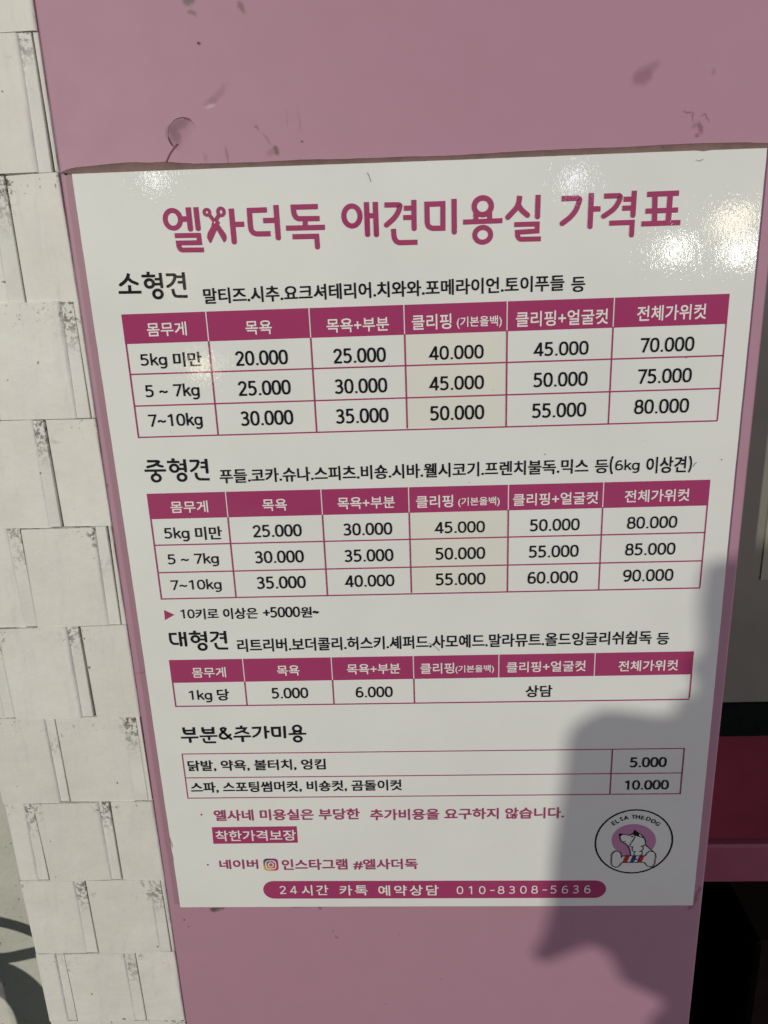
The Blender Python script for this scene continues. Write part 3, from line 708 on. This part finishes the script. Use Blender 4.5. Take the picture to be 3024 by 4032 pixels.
# ---------------------------------------------------------------- the price board
pb = thing('price_board', 'white laminated dog grooming price board with magenta tables fixed to the pink pillar', 'price board', (0, 0, Z0))
def board():
    C4 = [(-300.9,402.8),(299.4,398.9),(301.8,-401.9),(-297.8,-399.5)]
    ring = []
    for k in range(4):
        a, b = C4[k], C4[(k+1)%4]; n = 90
        for i in range(n):
            t = i/n; x = a[0]+(b[0]-a[0])*t; z = a[1]+(b[1]-a[1])*t
            wob = .25*math.sin(t*9+k) + random.uniform(-.10, .10)
            if i == 0: wob = 0
            if k in (1, 3): x += wob
            else: z += wob*.6
            ring.append((x, z))
    bites = [(-91,401.6,1.4),(-190,402.4,.9),(245,399.4,1.3),(-299.5,60,1.0),(-298.3,-330,1.6),(301,-120,.8)]
    R2 = []
    for x, z in ring:
        for bx, bz, br in bites:
            d = math.hypot(x-bx, z-bz)
            if d < br*2: 
                k = br*(1-d/(br*2)); x -= k*(1 if x > 290 else (-1 if x < -290 else 0)); z -= k*(1 if z > 390 else 0)
        R2.append((x, z))
    n = len(R2); V = []; F = []
    ins = .35
    for x, z in R2: V.append(((x - math.copysign(ins, x) if abs(x) > 297 else x)/1000, 0, (z - math.copysign(ins, z) if abs(z) > 397 else z)/1000))
    for x, z in R2: V.append((x/1000, .0003, z/1000))
    for x, z in R2: V.append((x/1000, .0043, z/1000))
    F.append(tuple(range(n))[::-1]); mi = [0]
    for l in (0, 1):
        for i in range(n):
            j = (i+1) % n; F.append((l*n+i, l*n+j, (l+1)*n+j, (l+1)*n+i)); mi.append(l)
    o = mesh_obj('board', V, F, [M['paper'], M['edge']], pb, mi)
    bm = bmesh.new(); bm.from_mesh(o.data); bmesh.ops.recalc_face_normals(bm, faces=bm.faces); bm.to_mesh(o.data); bm.free()
board()

LV = .00005   # one print layer
class Ink:
    """flat printed shapes in board coordinates (mm), each on its own thin layer"""
    def __init__(s, base): s.V = []; s.F = []; s.base = base; s.k = 0
    def y(s):
        s.k += 1; return -LV*(s.base + (s.k % 9)*.5)
    def poly(s, pts):
        y = s.y(); n = len(s.V)
        if sum((pts[i][0]*pts[(i+1)%len(pts)][1]-pts[(i+1)%len(pts)][0]*pts[i][1]) for i in range(len(pts))) < 0: pts = pts[::-1]
        s.V += [(x/1000, y, z/1000) for x, z in pts]; s.F.append(tuple(range(n, n+len(pts))))
    def ring(s, w, x, z, rx, rz, n=40):
        y = s.y(); b = len(s.V)
        for i in range(n):
            a = 2*math.pi*i/n; c, d = math.cos(a), math.sin(a)
            s.V.append(((x+(rx-w/2)*c)/1000, y, (z+(rz-w/2)*d)/1000)); s.V.append(((x+(rx+w/2)*c)/1000, y, (z+(rz+w/2)*d)/1000))
        for i in range(n):
            j = (i+1) % n; s.F.append((b+2*i, b+2*j, b+2*j+1, b+2*i+1)[::-1])
    def stroke(s, w, caps, pts):
        P = [Vector(p) for p in pts]; closed = caps == 'cc'
        # round gentle bends
        Q = [P[0]] if not closed else []
        rngi = range(1, len(P)-1) if not closed else range(len(P))
        for i in rngi:
            a, b, c = P[i-1], P[i], P[(i+1) % len(P)]
            u, v = (a-b), (c-b)
            turn = math.degrees(u.angle(v, math.pi)) if u.length > 1e-6 and v.length > 1e-6 else 180
            if turn > 104:
                r = min(u.length, v.length)*.45; p0 = b+u.normalized()*r; p1 = b+v.normalized()*r
                for k in range(5):
                    t = k/4; Q.append(p0*(1-t)**2 + b*2*t*(1-t) + p1*t*t)
            else: Q.append(b)
        if not closed: Q.append(P[-1])
        y = s.y(); n = len(Q); L = []; Rr = []
        for i in range(n):
            if closed: d0 = (Q[i]-Q[i-1]); d1 = (Q[(i+1)%n]-Q[i])
            else:
                d0 = Q[i]-Q[i-1] if i else Q[1]-Q[0]; d1 = Q[i+1]-Q[i] if i < n-1 else Q[i]-Q[i-1]
            d0 = d0.normalized(); d1 = d1.normalized(); n0 = Vector((-d0.y, d0.x)); n1 = Vector((-d1.y, d1.x))
            mm = (n0+n1); 
            if mm.length < .1: mm = n0
            mm = mm.normalized(); k = w/2/max(.35, mm.dot(n0)); L.append(Q[i]+mm*k); Rr.append(Q[i]-mm*k)
        b = len(s.V)
        for l, r in zip(L, Rr): s.V.append((l.x/1000, y, l.y/1000)); s.V.append((r.x/1000, y, r.y/1000))
        for i in range(n if closed else n-1):
            j = (i+1) % n; s.F.append((b+2*i+1, b+2*j+1, b+2*j, b+2*i))
        if not closed:
            for end, cp in ((0, caps[0]), (n-1, caps[1])):
                c = Q[end]; l, r = L[end], Rr[end]
                d = (Q[0]-Q[1]).normalized() if end == 0 else (Q[-1]-Q[-2]).normalized()
                kk = 1.0 if cp == 'r' else .10
                nn = (l-c); pts2 = []
                for i in range(9):
                    a = math.pi*i/8
                    ca, sa = math.cos(a), math.sin(a)
                    if cp != 'r': # nearly square end with tiny rounded corners
                        ca = math.copysign(min(1, abs(ca)*3.2), ca) if abs(ca) < .999 else ca*1; sa = min(1, sa*3)
                    pts2.append(c + nn*ca + d*(w/2*kk*sa))
                bb = len(s.V); s.V += [(p.x/1000, y, p.y/1000) for p in pts2]
                f = tuple(range(bb, bb+9)); s.F.append(f)
    def shapes(s, lst):
        for e in lst:
            if e[0] == 's': s.stroke(e[1], e[2], e[3])
            elif e[0] == 'o': s.ring(*e[1:])
            else: s.poly(e[1])
    def build(s, name, mt, parent):
        o = mesh_obj(name, s.V, s.F, mt, parent)
        me = o.data          # every printed face looks out of the wall (-y)
        flip = [p.index for p in me.polygons if p.normal.y > 0]
        if flip:
            bm = bmesh.new(); bm.from_mesh(me); bm.faces.ensure_lookup_table()
            bmesh.ops.reverse_faces(bm, faces=[bm.faces[i] for i in flip]); bm.to_mesh(me); bm.free()
        return o

# stroke-built figures and latin letters: unit cap height
def arc(cx, cy, rx, ry, a0, a1, n=8):
    return [(cx+rx*math.cos(R(a0+(a1-a0)*i/n)), cy+ry*math.sin(R(a0+(a1-a0)*i/n))) for i in range(n+1)]
def sup(cx, cy, rx, ry, n=28):
    o = []
    for i in range(n):
        a = 2*math.pi*i/n; c, s = math.cos(a), math.sin(a); o.append((cx+rx*math.copysign(abs(c)**.82, c), cy+ry*math.copysign(abs(s)**.82, s)))
    return o
G = {
 '0': (.66, [('c', sup(.32,.5,.235,.44))]),
 '1': (.66, [('b', [(.12,.79),(.36,.93)]), ('b', [(.36,1.0),(.36,0)])]),
 '2': (.66, [('b', [(.08,.74),(.13,.87),(.24,.94),(.36,.94),(.48,.86),(.52,.73),(.49,.60),(.38,.43),(.10,.09)]), ('b', [(.05,.06),(.57,.06)])]),
 '3': (.66, [('b', [(.09,.84),(.20,.93),(.34,.94),(.46,.86),(.49,.74),(.44,.60),(.32,.53),(.20,.53)]), ('b', [(.30,.53),(.46,.47),(.53,.31),(.48,.14),(.34,.06),(.18,.06),(.06,.14)])]),
 '4': (.66, [('b', [(.61,.26),(.06,.26),(.43,.98)]), ('b', [(.44,.98),(.44,0)])]),
 '5': (.66, [('b', [(.53,.94),(.15,.94),(.12,.55)]), ('b', [(.10,.53),(.22,.61),(.36,.60),(.49,.50),(.53,.33),(.48,.15),(.34,.06),(.18,.06),(.06,.13)])]),
 '6': (.66, [('b', [(.50,.87),(.40,.94),(.28,.92),(.16,.80),(.10,.58),(.10,.34)]), ('c', sup(.325,.31,.225,.25))]),
 '7': (.66, [('b', [(.06,.94),(.56,.94),(.24,0)])]),
 '8': (.66, [('c', sup(.32,.73,.195,.21)), ('c', sup(.32,.29,.235,.235))]),
 '9': (.66, [('c', sup(.315,.69,.225,.25)), ('b', [(.54,.66),(.54,.42),(.47,.20),(.35,.08),(.23,.06),(.12,.12)])]),
 '.': (.30, [('p', [(.08,0),(.22,0),(.22,.15),(.08,.15)])]),
 ' ': (.30, []),
 '~': (.64, [('b', [(.05,.36),(.12,.46),(.22,.47),(.38,.36),(.48,.37),(.56,.47)])]),
 'k': (.57, [('b', [(.11,0),(.11,1.06)]), ('b', [(.49,.70),(.13,.30)]), ('b', [(.25,.46),(.52,0)])]),
 'g': (.64, [('c', sup(.29,.36,.21,.29)), ('b', [(.51,.70),(.51,-.06),(.44,-.20),(.30,-.26),(.12,-.21)])]),
 '+': (.64, [('b', [(.32,.76),(.32,.18)]), ('b', [(.04,.47),(.60,.47)])]),
 '(': (.36, [('b', [(.28,1.08),(.15,.82),(.10,.44),(.15,.06),(.28,-.20)])]),
 ')': (.36, [('b', [(.08,1.08),(.21,.82),(.26,.44),(.21,.06),(.08,-.20)])]),
 '-': (.46, [('b', [(.04,.46),(.42,.46)])]),
 '#': (.72, [('b', [(.26,.95),(.16,.02)]), ('b', [(.52,.95),(.42,.02)]), ('b', [(.08,.64),(.64,.64)]), ('b', [(.04,.32),(.60,.32)])]),
}
def figures(ink, s, x0, x1, zc, h, trk, w=.125):
    pen = 0; items = []
    for ch in s:
        adv, st = G[ch]
        for k, pts in st: items.append((k, [(p[0]+pen, p[1]) for p in pts]))
        pen += adv*trk
    hw = w/2
    xs = [p[0] for k, q in items for p in q]; zs = [p[1] for k, q in items for p in q]
    ax, bx = min(xs)-hw, max(xs)+hw; az, bz = min(zs)-hw*.3, max(zs)+hw*.3
    if s == '~': az -= .04; bz += .04
    sx = (x1-x0)/(bx-ax); sz = h/(bz-az)
    if trk > 1.2 or s in '()' : sx = min(sx, sz*1.25) if s in '()' else sx
    f = lambda p: (x0+(p[0]-ax)*sx, zc-h/2+(p[1]-az)*sz)
    if trk > 1.2:          # wide-set figures: spread the figures, do not stretch them
        pass
    for k, q in items:
        q = [f(p) for p in q]; W = w*(sz*.6+min(sx, sz*1.1)*.4)
        if k == 'p': ink.poly(q)
        else: ink.stroke(W, 'cc' if k == 'c' else 'bb', q)

def hangul(ink, s, x0, x1, zc, h, trk=1.0, bold=.016):
    V, F = text_mesh(s, trk)
    xs = [v[0] for v in V]; ys = [v[1] for v in V]
    ax, bx, ay, by = min(xs)-bold, max(xs)+bold, min(ys)-bold, max(ys)+bold
    sx = (x1-x0)/(bx-ax); sz = h/(by-ay)
    for kx, kz in ((-1,-1),(1,-1),(-1,1),(1,1),(0,0)):
        y = ink.y(); b = len(ink.V)
        ink.V += [((x0+(v[0]+kx*bold-ax)*sx)/1000, y, (zc-h/2+(v[1]+kz*bold-ay)*sz)/1000) for v in V]
        ink.F += [tuple(b+i for i in f) for f in F]

def hline(ink, x0, z0, x1, z1, w): ink.stroke(w, 'bb', [(x0, z0), (x1, z1)])

# the three price tables and the extras table
WL = 1.4
def table(cols, ztop, zh, rows, rights=None, cream=True, merge=False, lab=''):
    """cols: x of every upright from left to right; rows: z of every rule below the head"""
    x0, x1 = cols[0], cols[-1]; x1t = x1 + (.8 if ztop > -60 else .6)
    L = Ink(8)
    for i, z in enumerate(rows): hline(L, x0-.5, z+.5, x1+.2, z-.6 if not (i == len(rows)-1 and ztop < 0) else z-1.4, WL)
    for i, x in enumerate(cols):
        if merge and i in (4, 5): continue
        zb = rows[-1] + (1.3 if (i == 3 and not merge) else 0)
        hline(L, x, zh, x, zb, WL)
    t = L.build('price_table', M['magenta'], pb)
    t['label'] = lab
    if cream:
        K = Ink(1); K.poly([(cols[3]+.3, zh), (cols[4]-.3, zh), (cols[4]-.3, rows[-1]+.5), (cols[3]+.3, rows[-1]+2.5)]); K.build('tinted_column', M['paper_cream'], t)
    H = Ink(3)
    for a, b in zip(cols[:-1], cols[1:]):
        aa = a + (.55 if a != x0 else -1.0); bb = b - (.55 if b != x1 else -x1t+x1)
        H.poly([(aa, ztop+1.1-(aa-x0)/560*1.6), (bb, ztop+1.1-(bb-x0)/560*1.6), (bb, zh-(bb-x0)/560*1.0), (aa, zh-(aa-x0)/560*1.0)])
    H.build('header_band', M['magenta'], t)
    return t
tabs = [
 table([-272.6,-194.9,-99.6,-12.8,80.9,177.0,278.3], 281.0, 255.2, [226.6,196.6,166.2], lab='small dog price table, top of the board'),
 table([-271.2,-193.6,-99.2,-13.3,83.9,175.6,276.3], 108.9, 83.5, [55.4,25.7,-3.4], lab='medium dog price table, middle of the board'),
 table([-271.1,-193.5,-99.6,-13.4,75.9,175.4,275.8], -74.3, -100.4, [-129.4], cream=False, merge=True, lab='large dog price table with one merged cell'),
]
L = Ink(8)
for z, dz in ((-188.6,-2.1),(-219.5,-2.0),(-246.2,-2.0)): hline(L, -271.6, z, 276.1, z+dz, 1.1)
for x in (-271.2, 199.1, 275.6): hline(L, x, -188.6-(x+271)/547*2.1, x, -246.2-(x+271)/547*2.0, 1.1)
t4 = L.build('price_table', M['magenta'], pb); t4['label'] = 'thin lined extras table with two rows'
tabs.append(t4)

# title and headings
def piece(name, data, mt, base=10, parent=pb):
    k = Ink(base); k.shapes(data); return k.build(name, M[mt], parent)
piece('title_lettering', TITLE, 'magenta')
piece('heading_lettering', HEADING_SMALL, 'ink'); piece('heading_lettering', HEADING_MEDIUM, 'ink'); piece('heading_lettering', HEADING_LARGE, 'ink'); piece('heading_lettering', HEADING_EXTRA, 'ink')
k = Ink(22); k.poly([(-178.4+.75*math.cos(R(a)), 358.0+.75*math.sin(R(a))) for a in range(0, 360, 30)]); k.build('scissor_pivot', M['white_ink'], pb)
# tag, pill, pointer, bullets
k = Ink(3); k.poly([(-248.2,-285.9),(-150.9,-285.8),(-151.1,-308.4),(-248.8,-308.8)]); tag_ = k.build('guarantee_band', M['magenta'], pb)
k = Ink(3)
pts = [(-184+12.6*math.cos(R(a)), -374.7+12.7*math.sin(R(a))) for a in range(90, 271, 12)] + [(188+13*math.cos(R(a)), -377.2+12.4*math.sin(R(a))) for a in range(-90, 91, 12)]
k.poly(pts); pill = k.build('contact_band', M['magenta'], pb)
k = Ink(3); k.poly([(-270.2,-15.3),(-270.5,-26.9),(-259.8,-21.1)]); k.build('pointer_mark', M['magenta'], pb)
for bx, bz in ((-258.3,-268.6),(-258.3,-338.0)):
    k = Ink(3); k.poly([(bx+1.15*math.cos(R(a)), bz+1.25*math.sin(R(a))) for a in range(0, 360, 30)]); k.build('bullet_mark', M['magenta'], pb)
# rounded camera icon
def rrect(x0, x1, z0, z1, r):
    o = []
    for cx, cz, a in ((x1-r,z1-r,0),(x0+r,z1-r,90),(x0+r,z0+r,180),(x1-r,z0+r,270)):
        o += [(cx+r*math.cos(R(a+i*18)), cz+r*math.sin(R(a+i*18))) for i in range(6)]
    return o
k = Ink(3); k.poly(rrect(-193.3,-176.1,-347.3,-330.1,4.2)); ic = k.build('camera_icon', M['icon'], pb)
k = Ink(8); k.stroke(1.15, 'cc', rrect(-190.4,-179.0,-344.4,-333.0,3.4)); k.ring(1.2, -184.7, -338.7, 2.9, 2.9, 24); k.ring(.7, -180.9, -335.1, .35, .35, 10); k.build('icon_outline', M['white_ink'], ic)
# dog emblem
lg = piece('dog_emblem', LOGO_RING, 'ink', 6)
piece('emblem_disc', LOGO_DISC, 'pink_ink', 2, lg); piece('emblem_white', LOGO_WHITE, 'paper', 5, lg)
piece('emblem_stripe', LOGO_RED, 'red_ink', 14, lg); piece('emblem_stripe', LOGO_BLUE, 'blue_ink', 14, lg); piece('emblem_outline', LOGO_LINES, 'ink', 18, lg)
k = Ink(8)
for ch, x, z, rot in LOGO_LETTERS:
    V, F = text_mesh(ch); xs = [v[0] for v in V]; ys = [v[1] for v in V]; cx, cy = (min(xs)+max(xs))/2, (min(ys)+max(ys))/2
    sc_ = 5.0/(max(ys)-min(ys)); c, s = math.cos(R(rot)), math.sin(R(rot))
    for ox, oz in ((-.13,-.12),(.13,-.12),(-.13,.12),(.13,.12),(0,0)):
        y = k.y(); b = len(k.V)
        for v in V:
            a, d = (v[0]-cx)*sc_+ox, (v[1]-cy)*sc_+oz; k.V.append(((x+a*c-d*s)/1000, y, (z+a*s+d*c)/1000))
        k.F += [tuple(b+i for i in f) for f in F]
k.build('emblem_lettering', M['ink'], lg)

for (part, col, s, eng, x0, x1, zc, h, trk) in TEXTS:
    k = Ink(12)
    if eng == 'd': figures(k, s, x0, x1, zc, h, trk, .148 if col != 'w' else .12)
    else: hangul(k, s, x0, x1, zc, h*(1.22 if part == 'breed_text' and len(s) > 2 else 1), trk, .018 if col == 'k' and part in ('breed_text',) else (.018 if col != 'w' else .014))
    par = pb
    if part in ('price', 'weight_text', 'header_text', 'consultation_text'): par = tabs[0] if zc > 150 else (tabs[1] if zc > -10 else (tabs[2] if zc > -150 else tabs[3]))
    elif part == 'extra_service_text': par = tabs[3]
    elif part == 'guarantee_text': par = tag_
    elif part == 'contact_text': par = pill
    k.build('price_figure' if part == 'price' else part, M[{'k':'ink','w':'white_ink','m':'magenta'}[col]], par)
for px_, pz_ in ((-.22,.33),(.22,.33),(-.22,-.33),(.22,-.33),(0,0)):
    box('mounting_pad', px_-.03, px_+.03, .0045, .0084, pz_-.02, pz_+.02, M['edge'], pb)
# small scuffs and specks on the board
def speck_mat():
    return mat('speck', (.10, .09, .07), .7, .2)
M['speck'] = speck_mat()
for pts, w in [([(-41.5, 393.3), (-40.0, 390.8), (-38.5, 385.9)], .35), ([(259,122),(260.5,124.5),(262,126)], .6), ([(3,-59),(9,-62.5),(14,-68)], .35), ([(-298.5,-300),(-296.5,-312)], .6), ([(240,392),(243,390.8),(246,392.5)], .3), ([(68,201.6),(68.1,201.2)], .3)]: k = Ink(22); k.stroke(w, 'rr', pts); k.build('scuff_mark', M['speck'], pb)
for x, z, r in [(244.5,225.2,.55),(118.2,138.3,.55),(-28,229,.4),(-231,88,.6),(230,9,.5),(285.5,128,.6)]: k = Ink(22); k.poly([(x+r*math.cos(R(a)), z+r*math.sin(R(a))) for a in range(0, 360, 45)]); k.build('speck', M['speck'], pb)

# ---------------------------------------------------------------- shop front to the right
sf = thing('shop_front', 'dim shop front right of the pink pillar, grey pane above dark red panel', 'shop front', (.6, .1, 0))
def sbox(n, *a, **k): o = box(n, *a, **k); rel(o, sf); return o
sbox('window_pane', .3165, 1.6, .104, .125, Z0-.199, Z0+1.2, M['grey'])
sbox('black_rail', .3165, 1.6, .098, .125, Z0-.2438, Z0-.1992, M['black'], bevel=.002)
sbox('red_panel', .3165, 1.6, .103, .125, Z0-.396, Z0-.2440, M['red'])
sbox('lower_ledge', .3165, 1.6, .094, .125, Z0-.4585, Z0-.4000, M['redpink'], bevel=.003)
sbox('panel_gap', .3165, 1.6, .112, .124, Z0-.3999, Z0-.3961, M['black'])
sbox('recess_wall', .3165, 1.6, .48, .52, .02, Z0-.30, M['brown'])
sbox('recess_side', .3165, .36, .126, .479, .02, Z0-.30, M['brown'])
st = sbox('pale_reflection', .3845, .46, .1025, .1038, Z0-.040, Z0+.075, M['pale'])  # reflection in the pane, painted as a thin pale plate
bx_ = box('storage_box', .50, .80, .22, .46, .001, .50, M['boxdark'], bevel=.006)
bx_['label'] = 'dark box standing in the recess under the shop front ledge'; bx_['category'] = 'box'

# ---------------------------------------------------------------- the photographer, whose shadow falls on the board
def along(x, z, y, yp=0.0):
    """point at depth y on the line from the lamp to wall point (x, yp, z)"""
    P_ = Vector((x, yp, z+Z0)); t = (y-yp)/(LAMP.y-yp); return P_.lerp(LAMP, t)
sh = [(p[0]/1000, p[1]/1000) for p in SHADOW]
sh = [(.46,.10),(.40,.045)] + sh + [(.255,-.70),(.27,-.95),(.25,-1.25),(.24,-1.83),(.42,-1.83),(.50,-1.20),(.58,-1.83),(.76,-1.83),(.74,-1.1),(.78,-.70),(.80,-.30),(.74,-.05),(.66,.03),(.60,.08),(.60,.20),(.56,.27),(.50,.27),(.46,.20)]
def photographer():
    import mathutils
    from mathutils import geometry
    pts = [Vector((x, z)) for x, z in sh]
    # fine grid fill with rounded depth
    n = len(pts)
    def dist(p):
        d = 9
        for i in range(n):
            a, b = pts[i], pts[(i+1) % n]; ab = b-a; t = max(0, min(1, (p-a).dot(ab)/ab.length_squared)); d = min(d, (p-a-ab*t).length)
        return d
    def inside(p):
        c = False
        for i in range(n):
            a, b = pts[i], pts[(i+1) % n]
            if (a.y > p.y) != (b.y > p.y) and p.x < (b.x-a.x)*(p.y-a.y)/(b.y-a.y)+a.x: c = not c
        return c
    rim = []
    for i in range(n):
        a, b = pts[i], pts[(i+1) % n]; k = max(1, int((b-a).length/.02))
        for j in range(k): rim.append(a.lerp(b, j/k))
    inner = []
    x = .12
    while x < .80:
        z = -1.82
        while z < .27:
            p = Vector((x, z))
            if inside(p) and dist(p) > .013: inner.append(p)
            z += .034
        x += .034
    allp = rim + inner
    nr = len(rim)
    res = geometry.delaunay_2d_cdt(allp, [(i, (i+1) % nr) for i in range(nr)], [], 1, 1e-6)
    V2, F2 = res[0], res[2]
    V = []; F = []
    ds = [dist(Vector(p)) for p in V2]
    for s in (-1, 1):
        for p, d in zip(V2, ds):
            th = .11*math.sqrt(max(0, 1-(1-min(1, d/.11))**2)) if d > 1e-4 else 0
            q = along(p[0], p[1], -.93 + s*th); V.append(tuple(q))
    m_ = len(V2)
    for f in F2:
        F.append(tuple(f)); F.append(tuple(m_+i for i in f)[::-1])
    o = mesh_obj('person', V, F, M['cloth'], smooth=True)
    bm = bmesh.new(); bm.from_mesh(o.data); bmesh.ops.remove_doubles(bm, verts=bm.verts, dist=.0005); bmesh.ops.recalc_face_normals(bm, faces=bm.faces); bm.to_mesh(o.data); bm.free()
    # sit on the ground
    for v in o.data.vertices: v.co.z = max(v.co.z, .001)
    o['label'] = 'person in dark clothes standing in front of the board raising an arm'; o['category'] = 'person'
photographer()

# unseen tubes added left of frame to cast curved shadows on the set-back wall
def ray_wall(px, py, depth):
    d = right*((px-1512)/3028) + down*((py-2016)/3028) + fwd
    t = (depth-CAM.y)/d.y; q = CAM + d*t; return q.x, q.z-Z0
def tube(name, pix, rad, y, label):
    c = bpy.data.curves.new(name, 'CURVE'); c.dimensions = '3D'; c.bevel_depth = rad; c.bevel_resolution = 4; c.use_fill_caps = True
    sp = c.splines.new('NURBS'); P3 = [along(x, z, y, .112) for x, z in pix]
    sp.points.add(len(P3)-1)
    for p, q in zip(sp.points, P3): p.co = (*q, 1)
    sp.use_endpoint_u = True; sp.order_u = 4
    o = bpy.data.objects.new(name, c); COL.objects.link(o)
    dg = bpy.context.evaluated_depsgraph_get(); me = bpy.data.meshes.new_from_object(o.evaluated_get(dg)); bpy.data.objects.remove(o)
    o = bpy.data.objects.new(name, me); COL.objects.link(o); me.materials.clear(); me.materials.append(M['caster'])
    for p in me.polygons: p.use_smooth = True
    o['label'] = label; o['category'] = 'caster'
tube('bent_caster', CASTER_A, .031, -.10, 'thick added shadow pipe bending down in front of the set-back wall')
tube('bent_caster', CASTER_B, .0085, -.05, 'thin added shadow pipe crossing level above the thick bent pipe')
tube('bent_caster', CASTER_C, .0088, -.05, 'thin added shadow pipe sloping down to the brick pillar, uppermost of the three')
